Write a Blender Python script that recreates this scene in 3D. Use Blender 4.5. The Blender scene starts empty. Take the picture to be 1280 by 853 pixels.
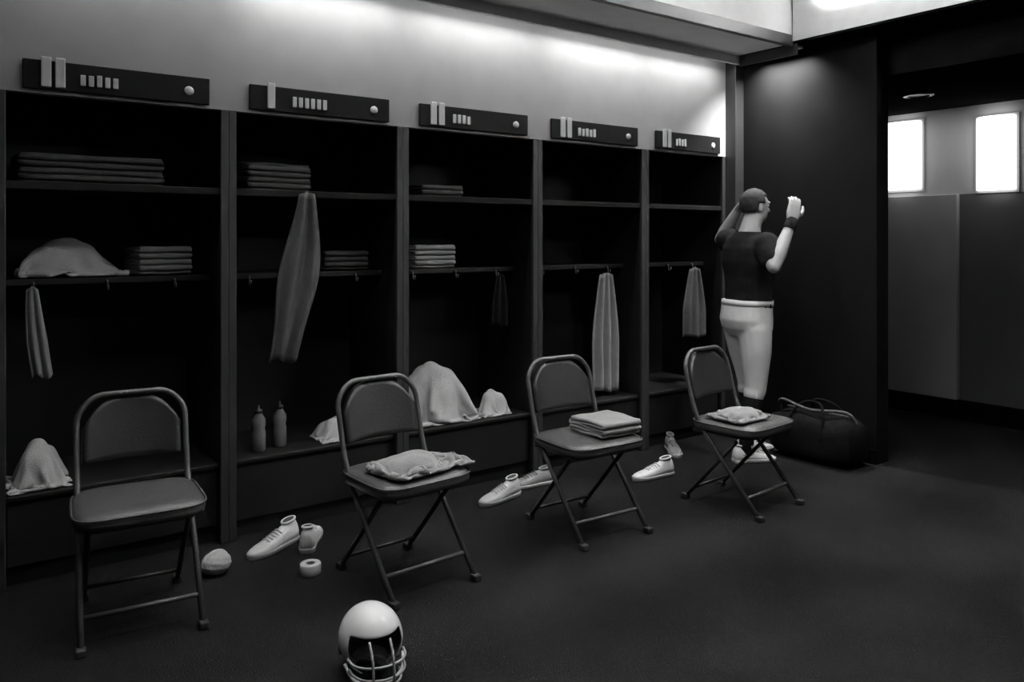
import bpy, bmesh, math, random
import numpy as np
from mathutils import Vector, Matrix, noise
random.seed(7)
S = bpy.context.scene
C = S.collection
R = math.radians

# ------------------------------------------------------------------ camera, world, lights, exposure
cam_d = bpy.data.cameras.new('camera')
cam_d.sensor_width = 36.0
cam_d.lens = 36.0 * 1000 / 1280
cam_d.shift_y = -128.5 / 1280
cam_d.clip_start = 0.05
cam = bpy.data.objects.new('camera', cam_d)
C.objects.link(cam)
cam.location = (0, -4.13, 1.55)
cam.rotation_euler = (R(90), 0, R(-36.33))
S.camera = cam

w = bpy.data.worlds.new('world'); S.world = w
w.use_nodes = True
w.node_tree.nodes['Background'].inputs[0].default_value = (0.5, 0.5, 0.5, 1)
w.node_tree.nodes['Background'].inputs[1].default_value = 0.002

S.view_settings.view_transform = 'Standard'
S.view_settings.look = 'None'
S.view_settings.exposure = 0.0
S.view_settings.gamma = 1.0
S.view_settings.use_curve_mapping = False


def area(name, loc, size, power, rot=(0, 0, 0), spread=180, shape='RECTANGLE'):
    d = bpy.data.lights.new(name, 'AREA')
    d.shape = shape; d.size = size[0]; d.size_y = size[1]; d.energy = power; d.spread = R(spread)
    o = bpy.data.objects.new(name, d); C.objects.link(o)
    o.location = loc; o.rotation_euler = rot
    return o


# ceiling troffers of the raised tray (their housings are built further down)
TROFFERS = [(1.5, -1.75, 10), (3.7, -1.75, 18), (1.5, -4.2, 3), (4.0, -4.2, 1.5)]
for tx, ty, tp in TROFFERS:
    area('troffer_lamp', (tx, ty, 3.315), (1.1, 0.5), tp, spread=115)
# slot lamps along the locker header, left ones dimmed; x0, x1, watts
SLOT = [(-0.7, 0.2, 0.85), (0.3, 1.2, 1.9), (1.3, 2.2, 5.0), (2.3, 3.2, 4.6), (3.3, 4.2, 5.2), (4.25, 5.02, 4.4)]
for x0, x1, p in SLOT:
    area('slot_lamp', ((x0 + x1) / 2, -0.13, 2.925), (x1 - x0, 0.05), p, (R(-12), 0, 0))
area('slot_lamp', (5.12, -0.50, 2.925), (0.05, 0.40), 34.0, (0, R(-12), 0), 120)
# fill lights without fixtures, added to brighten the ceiling tray's white upstands
area('tray_fill', (1.9, -1.0, 3.30), (4.6, 0.05), 150, (R(95), 0, 0), 70)
area('tray_fill', (4.7, -3.0, 3.30), (0.05, 4.0), 120, (0, R(-95), 0), 70)
# added fill with no fixture, for the wall glow between the two wall lamps
area('corridor_fill', (6.75, -0.9, 2.62), (0.3, 1.2), 3.0, (0, R(-8), 0))


# ------------------------------------------------------------------ materials
def mat(name, g, rough=0.6, var=0.15, scale=12.0, bump=0.0, bscale=None, metal=0.0, spec=0.5, emit=0.0, sheen=0.0):
    m = bpy.data.materials.new(name); m.use_nodes = True
    nt = m.node_tree; n = nt.nodes; l = nt.links
    b = n['Principled BSDF']
    tc = n.new('ShaderNodeTexCoord')
    nz = n.new('ShaderNodeTexNoise'); nz.inputs['Scale'].default_value = scale; nz.inputs['Detail'].default_value = 4
    l.new(tc.outputs['Object'], nz.inputs['Vector'])
    cr = n.new('ShaderNodeValToRGB')
    lo, hi = g * (1 - var), min(1, g * (1 + var))
    cr.color_ramp.elements[0].position = 0.3; cr.color_ramp.elements[1].position = 0.7
    cr.color_ramp.elements[0].color = (lo, lo, lo, 1); cr.color_ramp.elements[1].color = (hi, hi, hi, 1)
    l.new(nz.outputs['Fac'], cr.inputs['Fac'])
    l.new(cr.outputs['Color'], b.inputs['Base Color'])
    b.inputs['Roughness'].default_value = rough
    b.inputs['Metallic'].default_value = metal
    b.inputs['Specular IOR Level'].default_value = spec
    if sheen: b.inputs['Sheen Weight'].default_value = sheen
    if bump:
        n2 = n.new('ShaderNodeTexNoise'); n2.inputs['Scale'].default_value = bscale or scale * 8
        n2.inputs['Detail'].default_value = 3
        l.new(tc.outputs['Object'], n2.inputs['Vector'])
        bp = n.new('ShaderNodeBump'); bp.inputs['Strength'].default_value = bump; bp.inputs['Distance'].default_value = 0.01
        l.new(n2.outputs['Fac'], bp.inputs['Height']); l.new(bp.outputs['Normal'], b.inputs['Normal'])
    if emit:
        b.inputs['Emission Color'].default_value = (1, 1, 1, 1)
        b.inputs['Emission Strength'].default_value = emit
    return m


M = dict(
    carpet=mat('carpet', 0.014, 1.0, 0.35, 1.3, 0.5, 160, spec=0.0),
    header=mat('header_laminate', 0.38, 0.55, 0.05, 6, spec=0.3),
    ceiling=mat('ceiling_white', 0.85, 0.8, 0.03),
    soffit=mat('soffit_grey', 0.85, 0.8, 0.04),
    trim=mat('dark_trim', 0.022, 0.5, 0.1),
    black=mat('black_paint', 0.006, 1.0, 0.2, spec=0.0),
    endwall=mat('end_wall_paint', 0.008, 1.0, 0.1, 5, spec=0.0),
    farwall=mat('far_wall_paint', 0.42, 0.75, 0.05, 4),
    dado=mat('dado_panel', 0.40, 0.6, 0.08, 3),
    dado2=mat('dado_panel_dark', 0.11, 0.6, 0.08, 3),
    locker=mat('locker_front', 0.022, 0.6, 0.12, 9),
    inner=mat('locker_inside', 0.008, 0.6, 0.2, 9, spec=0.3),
    board=mat('name_board_black', 0.014, 0.8, 0.1, spec=0.1),
    letter=mat('raised_letter', 0.62, 0.4, 0.05),
    chrome=mat('grey_tube', 0.09, 0.4, 0.1, metal=0.3),
    dark_tube=mat('dark_tube', 0.03, 0.35, 0.1, metal=0.3),
    vinyl=mat('seat_vinyl', 0.062, 0.42, 0.1, 14, 0.15, 90),
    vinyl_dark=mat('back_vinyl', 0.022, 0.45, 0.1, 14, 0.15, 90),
    rubber=mat('rubber', 0.02, 0.8),
    towel=mat('white_towel', 0.62, 0.9, 0.06, 20, 0.6, 220, sheen=0.3),
    towel_grey=mat('grey_towel', 0.27, 0.9, 0.08, 20, 0.6, 220, sheen=0.3),
    cloth_dim=mat('dim_cloth', 0.07, 0.9, 0.1, 20, 0.4, 160),
    cloth_black=mat('black_cloth', 0.008, 0.95, 0.2, 20, 0.4, 160, spec=0.05),
    shoe=mat('shoe_white', 0.74, 0.5, 0.06, 25, 0.1, 120),
    shoe_grey=mat('shoe_grey', 0.25, 0.55, 0.08, 25, 0.1, 120),
    sole=mat('shoe_sole', 0.4, 0.6, 0.06),
    sole_dark=mat('shoe_sole_dark', 0.06, 0.6, 0.06),
    lining=mat('shoe_lining', 0.05, 0.9),
    helmet=mat('helmet_shell', 0.8, 0.22, 0.03),
    helmet_in=mat('helmet_pad', 0.06, 0.8),
    mask=mat('face_mask', 0.35, 0.35),
    skin=mat('skin', 0.32, 0.5, 0.1, 9, 0.1, 90),
    jersey=mat('black_jersey', 0.009, 0.9, 0.2, 30, 0.3, 200, spec=0.1),
    pants=mat('white_pants', 0.75, 0.6, 0.05, 14, 0.15, 150),
    hair=mat('black_hair', 0.012, 0.8, 0.3, 60, 0.6, 160),
    tape=mat('white_tape', 0.7, 0.7, 0.04),
    lamp=mat('lamp_glass', 0.9, 0.4, 0.0, emit=3.0),
    tube_lamp=mat('lamp_diffuser', 0.9, 0.4, 0.0, emit=2.5),
    bottle=mat('bottle_plastic', 0.16, 0.4, 0.05),
)


# carpet: faint broad bands running along the row of lockers
def carpet_bands(m):
    nt = m.node_tree; n = nt.nodes; l = nt.links
    b = n['Principled BSDF']; src = b.inputs['Base Color'].links[0].from_socket
    wv = n.new('ShaderNodeTexWave'); wv.bands_direction = 'Y'; wv.inputs['Scale'].default_value = 0.35
    wv.inputs['Distortion'].default_value = 1.2; wv.inputs['Detail'].default_value = 1
    tc = n.new('ShaderNodeTexCoord'); l.new(tc.outputs['Object'], wv.inputs['Vector'])
    mr = n.new('ShaderNodeMapRange'); mr.inputs['To Min'].default_value = 0.86; mr.inputs['To Max'].default_value = 1.12
    l.new(wv.outputs['Fac'], mr.inputs['Value'])
    mx = n.new('ShaderNodeMix'); mx.data_type = 'RGBA'; mx.blend_type = 'MULTIPLY'; mx.inputs['Factor'].default_value = 1
    l.new(src, mx.inputs['A']); l.new(mr.outputs['Result'], mx.inputs['B']); l.new(mx.outputs['Result'], b.inputs['Base Color'])


carpet_bands(M['carpet'])


# ------------------------------------------------------------------ mesh helpers
def obj(name, bm, m, parent=None, smooth=False):
    me = bpy.data.meshes.new(name)
    bmesh.ops.recalc_face_normals(bm, faces=bm.faces)
    bm.to_mesh(me); bm.free()
    if smooth:
        for p in me.polygons: p.use_smooth = True
    me.materials.append(M[m] if isinstance(m, str) else m)
    o = bpy.data.objects.new(name, me); C.objects.link(o)
    if parent: o.parent = parent
    return o


def tag(o, label, cat, group=None):
    o['label'] = label; o['category'] = cat
    if group: o['group'] = group
    return o


def thing(name, label, cat, loc=(0, 0, 0), rz=0.0, group=None):
    o = bpy.data.objects.new(name, None); C.objects.link(o)
    o.empty_display_size = 0.1
    o.location = loc; o.rotation_euler = (0, 0, rz)
    return tag(o, label, cat, group)


def struct(name, bm, m, parent=None):
    o = obj(name, bm, m, parent)
    if not parent: o['kind'] = 'structure'
    return o


def dup(o, parent=None):
    c = o.copy(); C.objects.link(c); c.parent = parent
    for ch in [k for k in o.children]: dup(ch, c)
    return c


def box(x0, x1, y0, y1, z0, z1, bev=0.0, seg=2, bm=None):
    b = bmesh.new()
    bmesh.ops.create_cube(b, size=1.0)
    for v in b.verts:
        v.co = Vector(((x0 + x1) / 2 + v.co.x * (x1 - x0), (y0 + y1) / 2 + v.co.y * (y1 - y0), (z0 + z1) / 2 + v.co.z * (z1 - z0)))
    if bev: bmesh.ops.bevel(b, geom=list(b.edges), offset=bev, segments=seg, profile=0.5, affect='EDGES')
    if bm is None: return b
    me = bpy.data.meshes.new('t'); b.to_mesh(me); b.free(); bm.from_mesh(me); bpy.data.meshes.remove(me)
    return bm


def smooth_path(pts, n=6):
    P = [Vector(p) for p in pts]
    if len(P) < 3: return P
    out = []
    for i in range(len(P) - 1):
        p0 = P[max(i - 1, 0)]; p1 = P[i]; p2 = P[i + 1]; p3 = P[min(i + 2, len(P) - 1)]
        for k in range(n):
            t = k / n
            out.append(0.5 * ((2 * p1) + (-p0 + p2) * t + (2 * p0 - 5 * p1 + 4 * p2 - p3) * t * t + (-p0 + 3 * p1 - 3 * p2 + p3) * t ** 3))
    out.append(P[-1])
    return out


def fillet(pts, r=0.05, n=5):
    P = [Vector(p) for p in pts]; out = [P[0]]
    for i in range(1, len(P) - 1):
        a = (P[i - 1] - P[i]); b = (P[i + 1] - P[i])
        ra = min(r, a.length * .45, b.length * .45)
        A = P[i] + a.normalized() * ra; B = P[i] + b.normalized() * ra
        for k in range(n + 1):
            t = k / n
            out.append(A * (1 - t) ** 2 + P[i] * 2 * t * (1 - t) + B * t * t)
    out.append(P[-1]); return out


def tube(pts, r, seg=8, bm=None, cap=True):
    bm = bm or bmesh.new()
    P = [Vector(p) for p in pts]
    rr = r if isinstance(r, (list, tuple)) else [r] * len(P)
    up = None; rings = []
    for i, p in enumerate(P):
        t = (P[min(i + 1, len(P) - 1)] - P[max(i - 1, 0)]).normalized()
        if up is None:
            a = Vector((0, 0, 1)) if abs(t.z) < .9 else Vector((1, 0, 0))
            up = (a - t * a.dot(t)).normalized()
        else: up = (up - t * up.dot(t)).normalized()
        s = t.cross(up)
        rings.append([bm.verts.new(p + (up * math.cos(2 * math.pi * k / seg) + s * math.sin(2 * math.pi * k / seg)) * rr[i]) for k in range(seg)])
    for a, b in zip(rings, rings[1:]):
        for k in range(seg): bm.faces.new((a[k], a[(k + 1) % seg], b[(k + 1) % seg], b[k]))
    if cap: bm.faces.new(rings[0]); bm.faces.new(rings[-1])
    return bm


def lathe(prof, seg=24, bm=None, off=(0, 0, 0)):
    bm = bm or bmesh.new(); rings = []; off = Vector(off)
    for r, z in prof:
        rings.append([bm.verts.new(off + Vector((r * math.cos(2 * math.pi * k / seg), r * math.sin(2 * math.pi * k / seg), z))) for k in range(seg)])
    for a, b in zip(rings, rings[1:]):
        for k in range(seg): bm.faces.new((a[k], a[(k + 1) % seg], b[(k + 1) % seg], b[k]))
    bm.faces.new(rings[0]); bm.faces.new(rings[-1])
    return bm


def rings_mesh(rings, cap0=True, cap1=True, bm=None):
    bm = bm or bmesh.new()
    V = [[bm.verts.new(p) for p in r] for r in rings]
    n = len(V[0])
    for a, b in zip(V, V[1:]):
        for k in range(n): bm.faces.new((a[k], a[(k + 1) % n], b[(k + 1) % n], b[k]))
    if cap0: bm.faces.new(V[0])
    if cap1: bm.faces.new(V[-1])
    return bm


def sheet(fn, nu, nv, thick):
    """a cloth of real thickness: fn(u, v) -> point, u, v in 0..1"""
    bm = bmesh.new()
    g = [[Vector(fn(i / nu, j / nv)) for j in range(nv + 1)] for i in range(nu + 1)]
    top = [[None] * (nv + 1) for _ in range(nu + 1)]; bot = [[None] * (nv + 1) for _ in range(nu + 1)]
    for i in range(nu + 1):
        for j in range(nv + 1):
            du = g[min(i + 1, nu)][j] - g[max(i - 1, 0)][j]; dv = g[i][min(j + 1, nv)] - g[i][max(j - 1, 0)]
            n = du.cross(dv); n = n.normalized() if n.length > 1e-9 else Vector((0, 0, 1))
            top[i][j] = bm.verts.new(g[i][j] + n * thick / 2); bot[i][j] = bm.verts.new(g[i][j] - n * thick / 2)
    for i in range(nu):
        for j in range(nv):
            bm.faces.new((top[i][j], top[i + 1][j], top[i + 1][j + 1], top[i][j + 1]))
            bm.faces.new((bot[i][j], bot[i][j + 1], bot[i + 1][j + 1], bot[i + 1][j]))
    for i in range(nu):
        bm.faces.new((top[i][0], bot[i][0], bot[i + 1][0], top[i + 1][0]))
        bm.faces.new((top[i][nv], top[i + 1][nv], bot[i + 1][nv], bot[i][nv]))
    for j in range(nv):
        bm.faces.new((top[0][j], top[0][j + 1], bot[0][j + 1], bot[0][j]))
        bm.faces.new((top[nu][j], bot[nu][j], bot[nu][j + 1], top[nu][j + 1]))
    return bm


def bake(o, voxel, smooth_it=6, dec=None):
    """voxel-remesh overlapping tapered pieces into one continuous skin"""
    r = o.modifiers.new('r', 'REMESH'); r.mode = 'VOXEL'; r.voxel_size = voxel
    s = o.modifiers.new('s', 'SMOOTH'); s.factor = 0.5; s.iterations = smooth_it
    dg = bpy.context.evaluated_depsgraph_get()
    me = bpy.data.meshes.new_from_object(o.evaluated_get(dg))
    o.modifiers.clear(); old = o.data; o.data = me; bpy.data.meshes.remove(old)
    for p in me.polygons: p.use_smooth = True


# ------------------------------------------------------------------ setting
struct('floor', box(-3, 9.5, -9, 1.2, -0.1, 0), 'carpet')
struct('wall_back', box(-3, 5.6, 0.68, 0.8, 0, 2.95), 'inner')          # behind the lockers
struct('wall_left', box(-3.1, -3, -9, 1.2, 0, 3.4), 'endwall')
struct('wall_rear', box(-3, 9.5, -9.1, -9, 0, 3.4), 'endwall')
# lit header band over the lockers
hd = struct('wall_header', box(-3, 5.15, 0.0, 0.06, 2.2, 2.95), 'header')
# corner post and projecting end wall
struct('trim_1', box(5.15, 5.25, -0.1, 0.06, 0.0, 2.95, 0.004), 'trim')
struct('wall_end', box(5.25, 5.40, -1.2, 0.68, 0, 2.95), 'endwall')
struct('baseboard_end', box(5.235, 5.25, -1.2, -0.1, 0, 0.1), 'black')
# ceiling: grey soffit, dark soffit on the right, raised white tray
struct('ceiling', box(-3, 5.03, -9, -0.68, 3.36, 3.42), 'ceiling')
struct('trim_2', box(-3, 5.03, -0.70, -0.66, 2.93, 3.01, 0.004), 'trim')
struct('ceiling_soffit', box(-3, 5.03, -0.66, 0.06, 2.95, 3.42), 'soffit')
struct('wall_tray', box(-3, 5.03, -0.69, -0.661, 3.01, 3.36), 'ceiling')
struct('wall_tray_side', box(5.02, 5.029, -9, -0.7, 2.965, 3.36), 'ceiling')
struct('ceiling_dark_soffit', box(5.031, 5.42, -9, 0.06, 2.95, 3.42), 'black')
struct('trim_3', box(-3, 5.06, -0.215, -0.19, 2.885, 2.95, 0.003), 'soffit')      # lip hiding the slot lamps
struct('trim_4', box(5.045, 5.06, -0.72, -0.216, 2.87, 2.95, 0.003), 'trim')
# corridor beyond the end wall
struct('ceiling_corridor', box(5.42, 7.4, -9, 1.2, 2.68, 2.8), 'black')
struct('wall_corridor_drop', box(5.40, 5.42, -9, -1.2, 2.68, 2.95), 'black')
struct('wall_far', box(7.2, 7.35, -9, 1.2, 1.93, 2.68), 'farwall')
struct('wall_far_lower', box(7.2, 7.35, -9, 1.2, 0.0, 1.93), 'dado2')
struct('wall_far_panel', box(7.14, 7.199, -0.86, 1.2, 0.16, 1.93, 0.006), 'dado')
struct('baseboard_far', box(7.12, 7.1995, -9, 1.2, 0, 0.16, 0.004), 'black')
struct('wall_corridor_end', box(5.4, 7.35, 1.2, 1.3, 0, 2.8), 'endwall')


# ceiling troffers
for i, (tx, ty, tp) in enumerate(TROFFERS):
    t = thing('ceiling_light', ['recessed ceiling light nearest the first locker', 'recessed ceiling light in front of the far lockers',
              'recessed ceiling light above the photographer', 'recessed ceiling light at the rear right of the tray'][i], 'ceiling light', (tx, ty, 3.36), 0, 'ceiling lights')
    f = bmesh.new()
    for a in ((-.62, .62, -.32, -.27), (-.62, .62, .27, .32), (-.62, -.57, -.27, .27), (.57, .62, -.27, .27)): box(*a, -0.05, -0.001, bm=f)
    obj('frame', f, 'soffit', t); obj('diffuser', box(-.57, .57, -.27, .27, -.03, -.002), 'tube_lamp', t)

# slot lamp housings above the header
for i, (x0, x1, p) in enumerate(SLOT):
    t = thing('slot_light', ['dim slot light over the header at the far left', 'weak slot light over the first full locker', 'slot light over the second locker',
              'bright slot light over the third locker', 'bright slot light over the fourth locker', 'slot light over the last locker in the corner'][i],
              'light', ((x0 + x1) / 2, -0.13, 2.95), 0, 'slot lights above the header')
    obj('housing', box(-(x1 - x0) / 2, (x1 - x0) / 2, -.04, .04, -.018, -.001), 'soffit', t)
t = thing('slot_light', 'short slot light over the dark projecting end wall', 'light', (5.12, -.46, 2.95), 0, 'slot lights above the header')
obj('housing', box(-.04, .04, -.23, .23, -.018, -.001), 'soffit', t)

# the two wall lamps of the corridor
for y, wd, z0, z1, lab in ((-0.36, 0.36, 1.99, 2.60, 'glowing frosted wall lamp nearest the dark end wall'), (-1.16, 0.30, 1.95, 2.56, 'glowing frosted wall lamp at the right edge of the picture')):
    t = thing('wall_lamp', lab, 'wall lamp', (7.199, y, z0), 0, 'corridor wall lamps')
    h = z1 - z0
    obj('back_plate', box(-.015, -.0005, -wd / 2 - .02, wd / 2 + .02, -.02, h + .02), 'farwall', t)
    bm = bmesh.new(); rr = []
    for k in range(13):
        a = math.pi * k / 12
        rr.append((-.016 - .10 * math.sin(a), -wd / 2 * math.cos(a)))
    rr = [(-.016, -wd / 2)] + rr[1:-1] + [(-.016, wd / 2)]
    rings_mesh([[Vector((x, yy, z)) for x, yy in rr] for z in (0, h * .5, h)], bm=bm)
    obj('glass_shade', bm, 'lamp', t)

# round unlit downlight in the dark corridor ceiling
t = thing('downlight', 'unlit round downlight in the black corridor ceiling', 'ceiling light', (6.25, -0.98, 2.68))
obj('ring', lathe([(.11, -.002), (.11, -.02), (.085, -.025), (.085, -.006)], 24), 'chrome', t, True)
obj('lens', lathe([(.084, -.004), (.07, -.012)], 24), 'soffit', t, True)


# ------------------------------------------------------------------ lockers
def make_locker():
    t = thing('locker', '', 'locker', group='open lockers in the row')
    for s in (0, 1):
        x = 0.0 if s == 0 else 0.96
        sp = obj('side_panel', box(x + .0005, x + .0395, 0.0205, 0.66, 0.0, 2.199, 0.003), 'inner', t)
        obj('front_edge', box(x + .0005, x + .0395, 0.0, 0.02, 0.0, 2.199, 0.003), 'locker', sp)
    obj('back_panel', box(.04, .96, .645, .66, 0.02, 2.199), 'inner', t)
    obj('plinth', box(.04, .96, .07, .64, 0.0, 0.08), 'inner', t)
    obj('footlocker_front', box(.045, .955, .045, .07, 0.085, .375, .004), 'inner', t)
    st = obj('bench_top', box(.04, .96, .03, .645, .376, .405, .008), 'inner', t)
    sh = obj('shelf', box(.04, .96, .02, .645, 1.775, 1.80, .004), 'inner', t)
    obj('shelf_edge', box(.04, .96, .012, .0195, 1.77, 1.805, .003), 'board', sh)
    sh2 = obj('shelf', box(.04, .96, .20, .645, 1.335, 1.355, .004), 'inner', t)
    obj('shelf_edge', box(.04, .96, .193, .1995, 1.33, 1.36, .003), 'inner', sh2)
    for hx in (.16, .47, .78):
        obj('hook', tube(fillet([(hx, .192, 1.345), (hx, .17, 1.345), (hx, .165, 1.30), (hx, .145, 1.30), (hx, .142, 1.325)], .015), .005, 6), 'chrome', t, True)
    return t


def fit_board(t, i):
    """dark name board at the foot of the header with raised number and name marks, too small to read"""
    b = obj('name_board', box(.10, .90, -.022, -.002, 2.215, 2.345, .004), 'board', t)
    rnd = random.Random(i + 3)
    two = i not in (2,)
    xs = [.19, .245] if two else [.21]
    for x in xs: obj('number_mark', box(x - .02, x + .02, -.034, -.0225, 2.225, 2.36, .004), 'letter', b)
    n = [4, 5, 6, 4, 5, 4][i]
    for k in range(n):
        x = .325 + k * .034
        h = .055 if rnd.random() > .3 else .05
        obj('letter_mark', box(x, x + .022, -.032, -.0225, 2.245, 2.245 + h, .003), 'letter', b)
    e = lathe([(.022, 0), (.022, .006), (.016, .009)], 16)
    bmesh.ops.transform(e, matrix=Matrix.Translation((.80, -.0225, 2.275)) @ Matrix.Rotation(R(90), 4, 'X'), verts=e.verts)
    obj('emblem', e, 'letter', b, True)


LX = [-0.75, 0.25, 1.25, 2.25, 3.25, 4.25]
proto = make_locker()
lab = ['dark open locker cut off at the left edge of the picture', 'dark open locker behind the chair nearest the left edge',
       'dark open locker with a long grey cloth hanging from its top shelf', 'dark open locker with a crumpled white shirt on its bench',
       'dark open locker with a pale towel hanging inside it', 'dark open locker in the corner behind the standing player']
for i, x in enumerate(LX):
    o = proto if i == 0 else dup(proto)
    o.location = (x if i < 5 else x, 0, 0); o['label'] = lab[i]
    if i == 5: o.scale = (0.9, 1, 1)
protos_done = [o for o in C.objects if o.name.startswith('locker')]
for i, o in enumerate(sorted(protos_done, key=lambda a: a.location.x)): fit_board(o, i)


# ------------------------------------------------------------------ folding chairs
def make_chair():
    t = thing('folding_chair', '', 'chair', group='padded chairs in front of the lockers')
    # faces -y; the front legs run up into the back frame
    hw = .215
    obj('back_frame', tube(fillet([(-hw, -.26, .012), (-hw, .155, .50), (-hw, .235, .80), (-hw + .07, .25, .875), (hw - .07, .25, .875), (hw, .235, .80), (hw, .155, .50), (hw, -.26, .012)], .11, 6), .0125, 10), 'chrome', t, True)
    for s in (-1, 1):
        obj('rear_leg', tube([(s * (hw - .03), -.10, .40), (s * (hw - .03), .25, .012)], .011, 8), 'dark_tube', t, True)
        obj('foot_cap', box(s * hw - .018, s * hw + .018, -.285, -.24, .0, .03, .006), 'rubber', t)
        obj('foot_cap', box(s * (hw - .03) - .018, s * (hw - .03) + .018, .23, .275, .0, .03, .006), 'rubber', t)
    obj('front_crossbar', tube([(-hw, -.18, .105), (hw, -.18, .105)], .010, 8), 'chrome', t, True)
    obj('rear_crossbar', tube([(-hw + .03, .19, .078), (hw - .03, .19, .078)], .009, 8), 'dark_tube', t, True)
    obj('seat_frame', tube(fillet([(-.19, .19, .425), (-.20, -.20, .435), (.20, -.20, .435), (.19, .19, .425)], .06), .011, 8), 'dark_tube', t, True)
    # padded seat, rounded plan, soft crown
    rings = []
    for z, sc in ((.437, .90), (.443, .985), (.462, 1.0), (.482, .985), (.494, .93), (.501, .75), (.503, .4)):
        r = []
        for k in range(40):
            a = 2 * math.pi * k / 40; ca, sa = math.cos(a), math.sin(a)
            e = 2 / 5.0
            px = .245 * sc * math.copysign(abs(ca) ** e, ca); py = .225 * sc * math.copysign(abs(sa) ** e, sa)
            px *= 1 - .08 * (py + .2)
            r.append(Vector((px, py - .02, z)))
        rings.append(r)
    seat = obj('seat', rings_mesh(rings), 'vinyl', t, True)
    pp = []
    for k in range(41):
        a = 2 * math.pi * k / 40; ca, sa = math.cos(a), math.sin(a); e = .4
        px = .246 * math.copysign(abs(ca) ** e, ca); py = .226 * math.copysign(abs(sa) ** e, sa); px *= 1 - .08 * (py + .2)
        pp.append((px, py - .02, .484))
    obj('piping', tube(pp, .004, 6), 'vinyl', seat, True)
    # backrest pad, curved, arched top
    def fb(u, v):
        x = (u - .5) * .385
        top = .862 - 1.1 * abs(u - .5) ** 3 * .9
        z = .60 + v * (top - .60)
        y = .185 + (z - .60) * .24 + .03 * (1 - (2 * u - 1) ** 2) - .004
        return (x, y, z)
    bk = sheet(fb, 16, 10, .034)
    obj('backrest', bk, 'vinyl_dark', t, True)
    return t


ch0 = make_chair()
CH = [((.71, -.56), -6, 'padded folding chair with a dim arched back nearest the left edge'),
      ((1.78, -.87), 4, 'padded folding chair with a light cloth on its seat, between the white shoes'),
      ((2.87, -.89), -3, 'padded folding chair carrying a folded white towel'),
      ((3.87, -1.13), 5, 'padded folding chair in front of the standing player')]
for i, ((x, y), a, l) in enumerate(CH):
    o = ch0 if i == 0 else dup(ch0)
    o.location = (x, y, 0); o.rotation_euler = (0, 0, R(a)); o['label'] = l


# ------------------------------------------------------------------ soft goods
def drape(seed, sx, sy, sz, N=38, excess=1.9, steps=210):
    """drop a loose sheet on a few lumps and let it buckle: position-based cloth, returns the grid of points"""
    rs = np.random.RandomState(seed)
    lumps = []
    for k in range(6):
        f = 1.0 if k == 0 else rs.uniform(.7, 1.0)
        c = np.array([rs.uniform(-.5, .5) * sx, rs.uniform(-.45, .45) * sy]) if k else np.array([rs.uniform(-.15, .15) * sx, rs.uniform(-.1, .1) * sy])
        lumps.append((c, np.array([sx * rs.uniform(.34, .5), sy * rs.uniform(.36, .52), sz * f * .88])))
    W, H = 2 * sx * excess, 2 * sy * excess
    g = np.stack(np.meshgrid(np.linspace(-.5, .5, N), np.linspace(-.5, .5, N), indexing='ij'), -1)
    rot = rs.uniform(-.35, .35); cr, sr = np.cos(rot), np.sin(rot)
    P = np.zeros((N, N, 3))
    P[..., 0] = (g[..., 0] * W * cr - g[..., 1] * H * sr) * .52; P[..., 1] = (g[..., 0] * W * sr + g[..., 1] * H * cr) * .52
    ph = rs.uniform(0, 6.28, 4)
    amp = .25 * max(sx, sy)
    P[..., 2] = sz * 1.15 + .02 + amp * (.5 * np.sin(g[..., 0] * 15 + g[..., 1] * 6 + ph[0]) + .5 * np.sin(g[..., 1] * 17 - g[..., 0] * 5 + ph[1])) ** 2 + rs.normal(0, .003, (N, N))
    Q = P.copy(); dx, dy = W / (N - 1), H / (N - 1); dd = math.hypot(dx, dy)
    cons = []
    for o in (0, 1):
        cons.append(((slice(o, N - 1, 2), slice(None)), (slice(o + 1, N, 2), slice(None)), dx, 1.0))
        cons.append(((slice(None), slice(o, N - 1, 2)), (slice(None), slice(o + 1, N, 2)), dy, 1.0))
        cons.append(((slice(o, N - 1, 2), slice(0, N - 1)), (slice(o + 1, N, 2), slice(1, N)), dd, .5))
        cons.append(((slice(o, N - 1, 2), slice(1, N)), (slice(o + 1, N, 2), slice(0, N - 1)), dd, .5))
    for o in (0, 1, 2, 3):
        cons.append(((slice(o, N - 2, 4), slice(None)), (slice(o + 2, N, 4), slice(None)), 2 * dx, .22))
        cons.append(((slice(None), slice(o, N - 2, 4)), (slice(None), slice(o + 2, N, 4)), 2 * dy, .22))
    for it in range(steps):
        V = (P - Q) * .93; Q = P.copy(); P = P + V; P[..., 2] -= .0014
        for _ in range(3):
            for A, B, L, k in cons:
                a, b = P[A], P[B]; n0 = min(a.shape[0], b.shape[0]); n1 = min(a.shape[1], b.shape[1])
                a, b = a[:n0, :n1], b[:n0, :n1]
                d = b - a; l = np.linalg.norm(d, axis=-1, keepdims=True) + 1e-9
                c = d * ((l - L) / l) * .5 * k
                a += c; b -= c
            for c, r in lumps:
                q = (P - np.array([c[0], c[1], 0])) / r; m = (np.abs(q) ** 2.6).sum(-1, keepdims=True) ** (1 / 2.6)
                ins = (m < 1)[..., 0]
                P[ins] = (q / (m + 1e-9) * r + np.array([c[0], c[1], 0]))[ins]
                Q[ins] = Q[ins] * .4 + P[ins] * .6
            P[..., 0] = np.clip(P[..., 0], -sx, sx); P[..., 1] = np.clip(P[..., 1], -sy, sy)
            fl = P[..., 2] < .006
            P[..., 2] = np.maximum(P[..., 2], .006); Q[fl] = Q[fl] * .3 + P[fl] * .7
    return P


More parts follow.
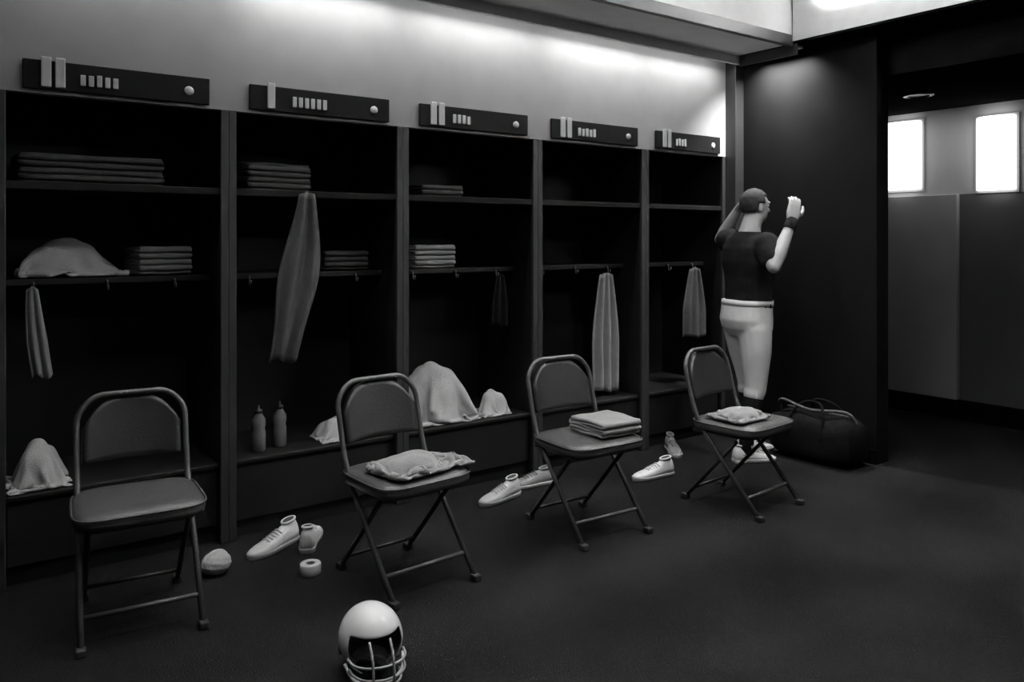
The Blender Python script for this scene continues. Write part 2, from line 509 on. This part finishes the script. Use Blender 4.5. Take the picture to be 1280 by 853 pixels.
def heap(name, label, loc, sx, sy, sz, m, seed, cat='cloth', group=None, rz=0, excess=1.9):
    """crumpled cloth lying on a surface"""
    N = 38; P = drape(seed, sx, sy, sz, N, excess)
    def fn(u, v): return P[int(round(u * (N - 1))), int(round(v * (N - 1)))]
    bm = sheet(fn, N - 1, N - 1, .007)
    lo = min(v.co.z for v in bm.verts)
    for v in bm.verts: v.co.z -= lo
    o = obj(name, bm, m, None, True)
    o.modifiers.new('soften', 'SUBSURF').render_levels = 1
    o.location = loc; o.rotation_euler = (0, 0, rz)
    return tag(o, label, cat, group)


def folded(name, label, loc, wx, dy, layers, m, rz=0, cat='towel', group=None, th=.014):
    """towel folded in a serpentine of layers, its edge as a real ribbon"""
    gap = th * 1.12; pts = []
    for k in range(layers):
        z = th / 2 + k * gap; a, b = (-dy / 2, dy / 2) if k % 2 == 0 else (dy / 2, -dy / 2)
        for q in range(7): pts.append((a + (b - a) * q / 6, z + .003 * math.sin(q * 1.3 + k)))
        if k < layers - 1:
            s = 1 if b > 0 else -1
            for q in range(1, 5):
                an = math.pi * q / 5
                pts.append((b + s * math.sin(an) * gap * .6, z + gap / 2 - math.cos(an) * gap / 2))
    zmin = min(p[1] for p in pts) - th / 2
    n = len(pts) - 1
    def fn(u, v):
        i = min(int(round(v * n)), n); y, z = pts[i]
        return ((u - .5) * wx * (1 + .02 * math.sin(i * .7)), y, z - zmin + .002 * math.sin(u * 9 + i))
    o = obj(name, sheet(fn, 10, n, th * .92), m, None, True)
    zz = min(v.co.z for v in o.data.vertices)
    for v in o.data.vertices: v.co.z -= zz
    o.location = loc; o.rotation_euler = (0, 0, rz)
    return tag(o, label, cat, group)


def hung(name, label, top, length, wtop, wbot, m, folds=3, depth=.03, lean=(0, 0), rz=0, cat='towel', th=.008, bulge=0.0, group=None):
    """a cloth hung from one point, gathered at the top and falling in folds"""
    def fn(u, v):
        wd = wtop + (wbot - wtop) * min(1, v * 1.7) ** .8 + bulge * math.exp(-((v - .45) / .3) ** 2)
        x = (u - .5) * wd + lean[0] * v ** 1.5
        y = depth * math.sin(u * math.pi * 2 * folds + .6) * (0.5 + .5 * v) + lean[1] * v
        z = -length * v - .03 * abs(u - .5) * (1 - v) + .012 * math.sin(u * 7) * v
        return (x, y, z)
    o = obj(name, sheet(fn, 36, 24, th), m, None, True)
    o.location = top; o.rotation_euler = (0, 0, rz)
    return tag(o, label, cat, group)


# locker at the left edge / first locker
heap('crumpled_towel', 'crumpled white towel on the left end of the first locker bench', (.43, .20, .406), .135, .16, .24, 'towel', 2, 'towel')
hung('hanging_cloth', 'small grey cloth hanging at the left side of the first locker', (.40, .115, 1.33), .42, .04, .08, 'towel_grey', 2, .015, (.04, 0))
heap('crumpled_shirt', 'pale crumpled shirt on the lower shelf of the first locker', (.60, .40, 1.361),  .25, .15, .22, 'towel', 5, 'shirt')
folded('folded_towel', 'folded grey towel on the lower shelf right of the crumpled shirt', (1.0, .40, 1.361), .26, .24, 9, 'towel_grey', .1)
folded('folded_blanket', 'wide dark folded blanket on the top shelf of the first locker', (.66, .34, 1.801), .62, .36, 9, 'cloth_dim', 0, 'blanket')
# second locker
hung('hanging_towel', 'long grey cloth hanging from the top shelf of the second locker', (1.66, -.02, 1.80), .90, .07, .14, 'cloth_dim', 2, .02, (-.13, 0), 0, 'cloth', .01, .09)
heap('wadded_towel', 'small wad of white towel on the second locker bench', (1.90, .16, .406), .12, .12, .13, 'towel', 9, 'towel')
folded('folded_shirt', 'dim folded shirt on the lower shelf of the second locker', (2.03, .38, 1.361), .26, .24, 7, 'cloth_dim', -.15, 'shirt')
folded('folded_pants', 'dark folded pants on the top shelf of the second locker', (1.55, .32, 1.801), .36, .34, 10, 'cloth_dim', .1, 'pants')
# third locker
heap('crumpled_shirt', 'large crumpled white shirt heaped on the third locker bench', (2.61, .24, .406), .25, .20, .42, 'towel', 19, 'shirt')
heap('crumpled_towel', 'small white towel lump right of the heaped shirt', (2.98, .18, .406), .11, .12, .18, 'towel', 15, 'towel')
folded('folded_towel', 'folded grey towel on the lower shelf of the third locker', (2.60, .36, 1.361), .30, .24, 9, 'towel_grey', .05)
folded('folded_shirt', 'dark folded shirt on the top shelf of the third locker', (2.62, .3, 1.801), .28, .3, 5, 'cloth_dim', -.1, 'shirt')
hung('hanging_cloth', 'small dark cloth hanging in the third locker', (3.03, .115, 1.32), .34, .05, .12, 'cloth_black', 2, .015)
# fourth locker
hung('hanging_towel', 'tall pale towel hanging from a hook in the fourth locker', (4.00, .15, 1.30), .86, .10, .22, 'towel_grey', 3, .03, (0, 0), 0, 'towel', .012, .03)
heap('wadded_shirt', 'wad of pale shirt on the fourth locker bench left of the hanging towel', (3.62, .17, .406), .15, .13, .28, 'towel_grey', 21, 'shirt')
# fifth locker
hung('hanging_shirt', 'dim shirt hanging in the corner locker behind the player', (4.92, .115, 1.32), .55, .10, .26, 'cloth_dim', 3, .02, (0, 0), 0, 'shirt')
# things on the chairs
heap('draped_shirt', 'light crumpled cloth on the seat of the second chair', (1.82, -.94, .508), .225, .155, .08, 'towel_grey', 31, 'cloth', None, R(8))
folded('folded_towel', 'folded white towel on the seat of the third chair', (2.96, -.95, .506), .26, .26, 5, 'towel_grey', R(-3))
heap('crumpled_shorts', 'crumpled grey shorts on the seat of the chair before the player', (3.80, -1.17, .508), .14, .13, .07, 'towel_grey', 37, 'shorts')


def bottle(loc, label, m='bottle'):
    t = thing('bottle', label, 'bottle', loc)
    obj('body', lathe([(.030, 0), (.036, .006), (.036, .10), (.031, .12), (.036, .14), (.036, .17), (.018, .20), (.018, .205)], 20), m, t, True)
    obj('cap', lathe([(.020, .2055), (.020, .222), (.008, .226), (.006, .245)], 16), 'trim', t, True)


bottle((1.45, .14, .406), 'grey squeeze bottle on the second locker bench beside the post')
bottle((1.58, .18, .406), 'grey squeeze bottle on the second locker bench nearer the white wad')


# ------------------------------------------------------------------ shoes
def make_shoe(name, label, m, msole, L=.30, high=.0, cat='shoe', group=None, parent=None):
    t = thing(name, label, cat, group=group) if parent is None else parent
    # stations: s along the length (0 heel), half width, top height
    st = [(0.0, .024, .072 + high * .8), (.03, .030, .085 + high), (.10, .036, .098 + high), (.20, .037, .094 + high), (.30, .036, .090 + high * .6), (.42, .038, .082), (.55, .043, .070),
          (.68, .047, .058), (.80, .046, .049), (.90, .038, .041), (.965, .025, .033), (1.0, .008, .024)]
    rings = []
    k = L / .30
    for s, hw, h in st:
        x = (s - .5) * L; r = []
        off = .006 * math.sin(s * math.pi) * k
        for q in range(16):
            a = math.pi * q / 15
            ca, sa = math.cos(a), math.sin(a)
            y = hw * k * (abs(ca) ** .75) * math.copysign(1, ca) * (1 - .35 * sa ** 3 * (s < .5))
            z = .020 * k + (h * k - .020 * k) * sa ** .7
            r.append(Vector((x, y + off, z)))
        rings.append(r)
    up = obj('upper', rings_mesh(rings), m, t, True)
    # collar opening and tongue
    col = bmesh.new(); rr = []
    for q in range(24):
        a = 2 * math.pi * q / 24
        cx = (-.325 + .125 * math.cos(a)) * L
        hh = (.094 + high - .006 * math.cos(a)) * k
        rr.append((cx, .024 * k * math.sin(a) + .003, hh))
    obj('collar', tube(rr + [rr[0]], .006 * k, 6, col), m, up, True)
    lin = bmesh.new(); lin.faces.new([lin.verts.new(Vector(p) + Vector((0, 0, .0035))) for p in rr]); obj('lining', lin, 'lining', up)
    la = bmesh.new()
    for j in range(5):
        s = .40 + j * .062; h = .0 + (.088 - (s - .36) * .082) * k
        x = (s - .5) * L
        tube([(x, -.022 * k, h - .010), (x + .006, -.010 * k, h + .002), (x, .004, h + .005), (x + .006, .016 * k, h + .002), (x, .030 * k, h - .010)], .0032 * k, 6, la)
    obj('laces', la, m, up, True)
    # sole
    so = []
    for z, g in ((.0, .92), (.004, 1.02), (.020, 1.06), (.026, 1.0)):
        r = []
        for s, hw, h in st: r.append(Vector(((s - .5) * L * 1.02, hw * k * g * 1.06 + .006 * math.sin(s * math.pi) * k, z * k)))
        for s, hw, h in reversed(st): r.append(Vector(((s - .5) * L * 1.02, -hw * k * g * 1.06 + .006 * math.sin(s * math.pi) * k, z * k)))
        so.append(r)
    obj('sole', rings_mesh(so), msole, t, True)
    return t


def put(o, x, y, a, z=0.0, tilt=0.0):
    o.location = (x, y, z); o.rotation_euler = (tilt, 0, R(a))


sA = make_shoe('shoe', 'white shoe pointing left on the carpet below the first post', 'shoe', 'sole', .31, .02, group='shoes on the carpet')
put(sA, 1.40, -.22, 205)


def shoe_copy(label, x, y, a, z=0.0):
    o = dup(sA); o['label'] = label; put(o, x, y, a, z); return o


shoe_copy('white shoe just right of the left-pointing shoe, toe to the lockers', 1.59, -.24, 60)
shoe_copy('white shoe at the bench between the second and third chairs', 2.74, -.28, 190)
sg = make_shoe('shoe', 'greyish shoe tucked right behind the white shoe at the third locker', 'shoe_grey', 'sole', .30, .01, group='shoes on the carpet')
put(sg, 3.06, -.17, 172)
shoe_copy('white shoe on the carpet between the third and fourth chairs', 3.80, -.50, 172)
s5 = make_shoe('shoe', 'grey shoe standing before the corner locker left of the player', 'shoe_grey', 'sole', .29, .02, group='shoes on the carpet')
put(s5, 4.36, -.16, 235)

# rolled sock and tape
def roll(name, label, cat, loc, r, h, hole, m, rz=0, lying=True):
    t = thing(name, label, cat, loc, rz)
    b = bmesh.new(); seg = 28
    prof = [(hole, 0), (r * .94, 0), (r, h * .08), (r, h * .92), (r * .94, h), (hole, h)]
    V = [[b.verts.new(Vector((q * math.cos(2 * math.pi * k / seg), q * math.sin(2 * math.pi * k / seg), z))) for k in range(seg)] for q, z in prof]
    V.append(V[0])
    for a, c in zip(V, V[1:]):
        for k in range(seg): b.faces.new((a[k], a[(k + 1) % seg], c[(k + 1) % seg], c[k]))
    o = obj('wound_layers', b, m, t, True)
    b2 = bmesh.new(); V = [[b2.verts.new(Vector((q * math.cos(2 * math.pi * k / seg), q * math.sin(2 * math.pi * k / seg), z))) for k in range(seg)] for q, z in
                           [(hole * .8, h * .02), (hole * .99, h * .02), (hole * .99, h * .98), (hole * .8, h * .98)]]
    V.append(V[0])
    for a, c in zip(V, V[1:]):
        for k in range(seg): b2.faces.new((a[k], a[(k + 1) % seg], c[(k + 1) % seg], c[k]))
    core = obj('core', b2, 'cloth_dim', t, True)
    if not lying:
        for q in (o, core):
            q.rotation_euler = (R(90), 0, 0); q.location = (0, h / 2, r)
    return t


roll('tape_roll', 'small white tape roll lying in front of the pair of white shoes', 'tape', (1.44, -.60, 0), .048, .05, .02, 'tape')
def balled_sock():
    t = thing('balled_sock', 'round white balled-up sock beside the right legs of the first chair', 'sock', (1.09, -.34, 0.0), R(30))
    bm = bmesh.new(); bmesh.ops.create_icosphere(bm, subdivisions=4, radius=1)
    for v in bm.verts:
        d = v.co.copy(); k = 1 + .05 * noise.noise(d * 2.2) - .05 * math.exp(-((d.y + .25 * d.x - .1) / .08) ** 2) + .02 * math.sin(d.z * 14 + d.x * 4)
        v.co = Vector((d.x * .07 * k, d.y * .062 * k, max(d.z, -.93) * .052 * k))
    lo = min(v.co.z for v in bm.verts)
    for v in bm.verts: v.co.z -= lo
    o = obj('ball', bm, 'towel', t, True)
    pp = [(.066 * math.cos(2 * math.pi * k / 24) * .98, .008 - .012 * math.cos(2 * math.pi * k / 24), .050 + .051 * math.sin(2 * math.pi * k / 24)) for k in range(25)]
    obj('cuff', tube([p for p in pp if p[2] > .012], .007, 8), 'tape', t, True)


balled_sock()


# ------------------------------------------------------------------ helmet
def make_helmet():
    t = thing('football_helmet', 'white football helmet lying on the carpet at the bottom edge', 'helmet', (1.29, -1.52, 0), R(-102))
    bm = bmesh.new(); NU, NV = 48, 28
    V = {}
    cz = .118
    def pt(az, el):
        ca = math.cos(el)
        x = ca * math.cos(az); y = ca * math.sin(az); z = math.sin(el)
        X = x * (.132 if x > 0 else .138); Y = y * .114; Z = z * .120
        if z < 0: X *= 1 - .10 * (-z); Y *= 1 - .12 * (-z)
        return Vector((X, Y, Z + cz))
    def keep(az, el):
        a = abs((az + math.pi) % (2 * math.pi) - math.pi)
        if el < R(-58): return False
        lim = R(62) if el > R(-25) else R(62) - (R(-25) - el) * .55
        if a < lim and el < R(24): return False
        return True
    def v(i, j):
        k = (i % NU, j)
        if k not in V: V[k] = bm.verts.new(pt(2 * math.pi * i / NU, R(-90) + math.pi * j / NV))
        return V[k]
    for i in range(NU):
        for j in range(NV):
            az = 2 * math.pi * (i + .5) / NU; el = R(-90) + math.pi * (j + .5) / NV
            if keep(az, el):
                if j == NV - 1:
                    tp = V.setdefault('top', None) or bm.verts.new(pt(0, R(90))); V['top'] = tp
                    bm.faces.new((v(i, j), v(i + 1, j), tp))
                else: bm.faces.new((v(i, j), v(i + 1, j), v(i + 1, j + 1), v(i, j + 1)))
    sh = obj('shell', bm, 'helmet', t, True)
    so = sh.modifiers.new('s', 'SOLIDIFY'); so.thickness = .006; so.offset = -1
    ss = sh.modifiers.new('b', 'SUBSURF'); ss.levels = 1; ss.render_levels = 1
    # padding inside
    pb = bmesh.new(); bmesh.ops.create_uvsphere(pb, u_segments=28, v_segments=18, radius=1)
    bmesh.ops.delete(pb, geom=[x for x in pb.verts if x.co.x > .35 and x.co.z < .45 or x.co.z < -.72], context='VERTS')
    for x in pb.verts: x.co = Vector((x.co.x * .112, x.co.y * .092, x.co.z * .104 + cz))
    pd = obj('padding', pb, 'helmet_in', t, True); q = pd.modifiers.new('s', 'SOLIDIFY'); q.thickness = .012; q.offset = -1
    # centre ridge
    rb = [pt(0, R(e)) + Vector((0, 0, 0)) for e in range(26, 91, 8)] + [pt(math.pi, R(e)) for e in range(82, -50, -8)]
    c0 = Vector((0, 0, cz))
    # ear holes, face mask, chin strap
    for s in (-1, 1):
        p = pt(s * R(96), R(-14)); n = (p - c0).normalized()
        e = lathe([(.014, -.002), (.014, .004), (.009, .005)], 16)
        bmesh.ops.transform(e, matrix=Matrix.Translation(p) @ n.to_track_quat('Z', 'Y').to_matrix().to_4x4(), verts=e.verts)
        obj('ear_hole', e, 'helmet_in', t, True)
        e = lathe([(.009, -.004), (.009, .005), (.005, .007)], 12)
        p = pt(s * R(70), R(-30)); n = (p - c0).normalized()
        bmesh.ops.transform(e, matrix=Matrix.Translation(p) @ n.to_track_quat('Z', 'Y').to_matrix().to_4x4(), verts=e.verts)
        obj('snap', e, 'chrome', t, True)
    def arc(el, reach, spread, dz=0):
        P = []
        for k in range(-8, 9):
            a = k / 8
            y = math.sin(a * R(90)) * spread
            x = .02 + (reach - .02) * math.cos(a * R(80)) ** .6
            P.append((x, y, el + dz * (1 - abs(a))))
        return P
    mk = obj('face_mask', tube(smooth_path(arc(.098, .178, .098), 2), .0045, 8), 'mask', t, True)
    obj('mask_bar', tube(smooth_path(arc(.062, .186, .095, -.004), 2), .0045, 8), 'mask', mk, True)
    obj('mask_bar', tube(smooth_path(arc(.028, .170, .085, -.008), 2), .0045, 8), 'mask', mk, True)
    for y in (-.036, .036):
        obj('mask_bar', tube(smooth_path([(.126, y, .165), (.165, y, .13), (.178, y, .096), (.182, y, .06), (.162, y, .022)], 4), .0045, 8), 'mask', mk, True)
    obj('chin_strap', tube(smooth_path([(.05, -.104, .07), (.10, -.085, .035), (.13, -.03, .018), (.13, .03, .018), (.10, .085, .035), (.05, .104, .07)], 4), .006, 6), 'helmet', t, True)
    for ch in [o for o in C.objects if o.parent == t or (o.parent and o.parent.parent == t)]:
        pass
    return t


hm = make_helmet()


# ------------------------------------------------------------------ duffel bag by the end wall
def duffel():
    t = thing('duffel_bag', 'black duffel bag on the carpet against the projecting end wall', 'bag', (5.05, -.88, 0), R(90))
    rings = []
    for s in [i / 14 for i in range(15)]:
        x = (s - .5) * .62; e = 1 - abs(2 * s - 1) ** 6 * .22; r = []
        for k in range(28):
            a = 2 * math.pi * k / 28; ca, sa = math.cos(a), math.sin(a)
            y = .165 * e * math.copysign(abs(ca) ** .65, ca); z = .165 + .165 * e * math.copysign(abs(sa) ** .65, sa)
            z += .012 * math.sin(s * 11 + ca * 3) * (sa > 0)
            r.append(Vector((x, y, max(0.001, z))))
        rings.append(r)
    b = obj('body', rings_mesh(rings), 'cloth_black', t, True)
    obj('zip', box(-.24, .24, -.008, .008, .333, .342, .002), 'chrome', b)
    for s in (-1, 1):
        obj('handle', tube(smooth_path([(-.13, s * .165, .18), (-.12, s * .13, .32), (-.06, s * .06, .40), (.06, s * .06, .40), (.12, s * .13, .32), (.13, s * .165, .18)], 6), .010, 8), 'cloth_black', t, True)
    obj('shoulder_strap', tube(smooth_path([(-.30, 0, .28), (-.24, .04, .37), (0, .10, .36), (.25, .06, .39), (.30, 0, .28)], 6), .011, 6), 'cloth_dim', t, True)
    return t


duffel()


# ------------------------------------------------------------------ the player
def ell_rings(spec, n=28):
    """spec: (f, l, z, rf, rl) rings stacked upward"""
    out = []
    for f, l, z, rf, rl in spec:
        r = []
        for k in range(n):
            a = 2 * math.pi * k / n; ca, sa = math.cos(a), math.sin(a)
            r.append(Vector((f + rf * math.copysign(abs(ca) ** .85, ca), l + rl * math.copysign(abs(sa) ** .85, sa), z)))
        out.append(r)
    return out


def limb(bm, pts, n=16):
    """tapered limb: (x, y, z, r) joints, round ends"""
    P = [Vector(p[:3]) for p in pts]; Rr = [p[3] for p in pts]
    tube(P, Rr, n, bm)
    for p, r in zip(P, Rr):
        b = bmesh.new(); bmesh.ops.create_uvsphere(b, u_segments=14, v_segments=10, radius=r)
        bmesh.ops.translate(b, vec=p, verts=b.verts)
        me = bpy.data.meshes.new('t'); b.to_mesh(me); b.free(); bm.from_mesh(me); bpy.data.meshes.remove(me)


def lerp(a, b, t): return tuple(a[i] + (b[i] - a[i]) * t for i in range(3))


def hand(bm, wrist, dirv, palm_n, side, curl):
    """palm and five fingers; dirv along the hand, palm_n out of the palm, side = thumb direction"""
    W = Vector(wrist); d = Vector(dirv).normalized(); n = Vector(palm_n); n = (n - d * n.dot(d)).normalized()
    s = d.cross(n).normalized() * side
    k = 1.12
    for o in (-.028, -.010, .010, .028):
        limb(bm, [(*(W + s * o * .5 * k), .020 * k), (*(W + d * .05 * k + s * o * k), .017 * k), (*(W + d * .095 * k + s * o * k), .0125 * k)], 10)
    for o, L in zip((.030, .010, -.010, -.029), (.072, .082, .076, .060)):
        p = W + d * .095 * k + s * o * k; dd = d.copy(); r = .0100 * k; pts = [(*p, r)]
        for j, fr in enumerate((.42, .33, .25)):
            a = curl * (.7 + .35 * j)
            dd = (d * math.cos(a * (j + 1) * .6) + n * math.sin(a * (j + 1) * .6) + s * o * 2.2).normalized()
            p = p + dd * L * fr * k; r -= .0008
            pts.append((*p, r))
        limb(bm, pts, 8)
    p0 = W + d * .03 * k + s * .022 * k
    p1 = p0 + (d * .55 + s * .75 + n * .25).normalized() * .045 * k
    p2 = p1 + (d * .85 + s * .35 + n * .35).normalized() * .036 * k
    p3 = p2 + (d * .95 + n * .35).normalized() * .026 * k
    limb(bm, [(*p0, .016 * k), (*p1, .0125 * k), (*p2, .0110 * k), (*p3, .009 * k)], 8)


def make_player():
    t = thing('person', 'person in a black shirt and white knee pants, standing with both arms raised', 'person', (4.70, -.56, 0), R(-18))
    # local axes: x forward, y to the left, z up
    shL, shR = (-.01, .205, 1.53), (.01, -.205, 1.50)
    elL, elR = (.06, .44, 1.54), (-.03, -.33, 1.36)
    wrL, wrR = (.09, .25, 1.77), (.155, -.28, 1.67)
    hdL, hdR = (.03, -.13, .10), (.05, .02, .18)
    b = bmesh.new()
    # trunk
    rings_mesh(ell_rings([(0, 0, .90, .10, .14), (0, 0, .96, .135, .180), (-.01, 0, 1.04, .135, .178), (0, 0, 1.14, .118, .158), (.01, 0, 1.26, .128, .172), (.005, 0, 1.38, .138, .195),
                          (0, 0, 1.47, .122, .195), (-.005, 0, 1.53, .09, .155), (0, 0, 1.58, .065, .08)]), bm=b)
    limb(b, [(0, 0, 1.53, .088), (.025, 0, 1.64, .070), (.045, 0, 1.70, .066)])
    # head: skull, jaw, nose, ears
    hc = Vector((.055, 0, 1.775))
    def blob(c, rx, ry, rz):
        q = bmesh.new(); bmesh.ops.create_uvsphere(q, u_segments=24, v_segments=16, radius=1)
        for v in q.verts: v.co = Vector((c[0] + v.co.x * rx, c[1] + v.co.y * ry, c[2] + v.co.z * rz))
        me = bpy.data.meshes.new('t'); q.to_mesh(me); q.free(); b.from_mesh(me); bpy.data.meshes.remove(me)
    blob(hc + Vector((-.005, 0, .02)), .102, .078, .100); blob(hc + Vector((.03, 0, -.045)), .066, .060, .078)
    blob(hc + Vector((.055, 0, -.095)), .030, .034, .026)
    limb(b, [(hc.x + .092, 0, hc.z + .012, .010), (hc.x + .112, 0, hc.z - .028, .014)], 8)
    for s in (-1, 1):
        blob(hc + Vector((-.005, s * .080, -.012)), .020, .010, .032)
        blob(hc + Vector((.088, s * .030, .028)), .016, .024, .009)          # brow
    blob(hc + Vector((.086, 0, -.066)), .012, .024, .007); blob(hc + Vector((.084, 0, -.080)), .012, .020, .007)   # lips
    # arms
    for sh, el, wr, hd, sd, pn in ((shL, elL, wrL, hdL, 1, (.3, -1, 0)), (shR, elR, wrR, hdR, -1, (.2, 1, 0))):
        limb(b, [(*sh, .075), (*lerp(sh, el, .35), .066), (*lerp(sh, el, .7), .055), (*el, .046)])
        limb(b, [(*el, .046), (*lerp(el, wr, .28), .050), (*lerp(el, wr, .65), .040), (*wr, .030)])
        hand(b, wr, hd, pn, sd, .45)
    # legs
    FO = {1: .085, -1: -.085}                       # left foot a little ahead of the right one
    def lg(s, z): return FO[s] * max(0.0, min(1.0, (.95 - z) / .85))
    def leg(bm_, s, pts): limb(bm_, [(x + lg(s, z), s * y, z, r) for x, y, z, r in pts])
    for s in (-1, 1):
        leg(b, s, [(0, .095, .95, .105), (.015, .105, .74, .088), (.03, .105, .55, .062), (.03, .105, .50, .058), (-.005, .108, .36, .060), (-.01, .108, .22, .045), (-.02, .11, .10, .036), (.0, .11, .06, .036)])
        leg(b, s, [(-.05, .11, .055, .030), (.06, .115, .05, .030), (.13, .118, .042, .024)])
    body = obj('body', b, 'skin', t, True)
    bake(body, .0062, 5)
    # shirt
    j = bmesh.new()
    rings_mesh(ell_rings([(0, 0, 1.065, .150, .192), (0, 0, 1.10, .146, .188), (0, 0, 1.18, .138, .180), (.01, 0, 1.28, .146, .192), (.005, 0, 1.39, .156, .214),
                          (0, 0, 1.48, .142, .212), (-.005, 0, 1.55, .106, .170), (0, 0, 1.595, .078, .095)]), bm=j)
    for sh, el, f in ((shL, elL, .32), (shR, elR, .58)):
        limb(j, [(*sh, .094), (*lerp(sh, el, .35), .086), (*lerp(sh, el, f), .076)])
    jj = obj('shirt', j, 'jersey', t, True); bake(jj, .010, 8)
    for v in jj.data.vertices:
        c = v.co; n = noise.noise(Vector((c.x * 9, c.y * 9, c.z * 6))); n += .6 * math.sin(c.z * 34 + 5 * c.y + 4 * noise.noise(c * 4)) * noise.noise(c * 6); k = .010 * n
        v.co = c + v.normal * k
    # knee pants with a waistband
    p = bmesh.new()
    rings_mesh(ell_rings([(0, 0, .86, .12, .16), (-.01, 0, .92, .150, .196), (-.018, 0, .98, .158, .202), (-.014, 0, 1.05, .153, .195), (-.008, 0, 1.12, .150, .190)]), bm=p)
    for s in (-1, 1):
        leg(p, s, [(-.01, .095, .92, .118), (.010, .103, .76, .106), (.025, .106, .60, .083), (.03, .106, .50, .074), (.02, .106, .47, .072)])
    pp = obj('pants', p, 'pants', t, True); bake(pp, .009, 6)
    wb = bmesh.new()
    rg = ell_rings([(-.010, 0, 1.080, .153, .193), (-.008, 0, 1.116, .152, .191)]); rings_mesh(rg, bm=wb, cap0=False, cap1=False)
    wo = obj('waistband', wb, 'tape', pp, True); sm = wo.modifiers.new('s', 'SOLIDIFY'); sm.thickness = .003; sm.offset = 1
    for s in (-1, 1):
        so = bmesh.new()
        leg(so, s, [(.028, .106, .49, .064), (.0, .108, .36, .066), (-.008, .108, .22, .050), (-.02, .11, .11, .042), (-.005, .11, .075, .041)])
        o = obj('sock', so, 'jersey', t, True); bake(o, .009, 5)
    # shoes
    for s in (1, -1):
        e = bpy.data.objects.new('shoe', None)
        tmp = thing('shoe', 'x', 'shoe'); make_shoe('shoe', 'x', 'shoe', 'sole', .315, .02, parent=tmp)
        kids = list(tmp.children)
        up = [q for q in kids if q.name.startswith('upper')][0]; sl = [q for q in kids if q.name.startswith('sole')][0]
        mtx = Matrix.Translation((.055 + FO[s], s * .115, 0)) @ Matrix.Rotation(R(6 * s), 4, 'Z')
        up.name = 'shoe'; up.parent = t; up.matrix_local = mtx
        sl.parent = up; sl.matrix_local = Matrix.Identity(4)
        bpy.data.objects.remove(tmp); bpy.data.objects.remove(e)
    # short dark hair
    hb = bmesh.new(); bmesh.ops.create_uvsphere(hb, u_segments=36, v_segments=24, radius=1)
    bmesh.ops.delete(hb, geom=[v for v in hb.verts if (v.co.x > .45 and v.co.z < .42) or (v.co.x > -.15 and v.co.z < -.05) or v.co.z < -.62], context='VERTS')
    for v in hb.verts:
        k = 1 + .03 * noise.noise(v.co * 6)
        v.co = Vector((hc.x - .005 + v.co.x * .110 * k, v.co.y * .086 * k, hc.z + .022 + v.co.z * .108 * k))
    ho = obj('hair', hb, 'hair', t, True); q = ho.modifiers.new('s', 'SOLIDIFY'); q.thickness = .012; q.offset = -1
    for s in (-1, 1):
        e = bmesh.new(); bmesh.ops.create_uvsphere(e, u_segments=14, v_segments=10, radius=.0125)
        bmesh.ops.translate(e, vec=hc + Vector((.083, s * .031, .010)), verts=e.verts); obj('eye', e, 'tape', t, True)
    # wristband on the right arm
    A, B = lerp(elR, wrR, .80), lerp(elR, wrR, 1.03)
    obj('wristband', tube([A, lerp(A, B, .5), B], [.043, .041, .038], 20), 'jersey', t, True)
    return t


make_player()
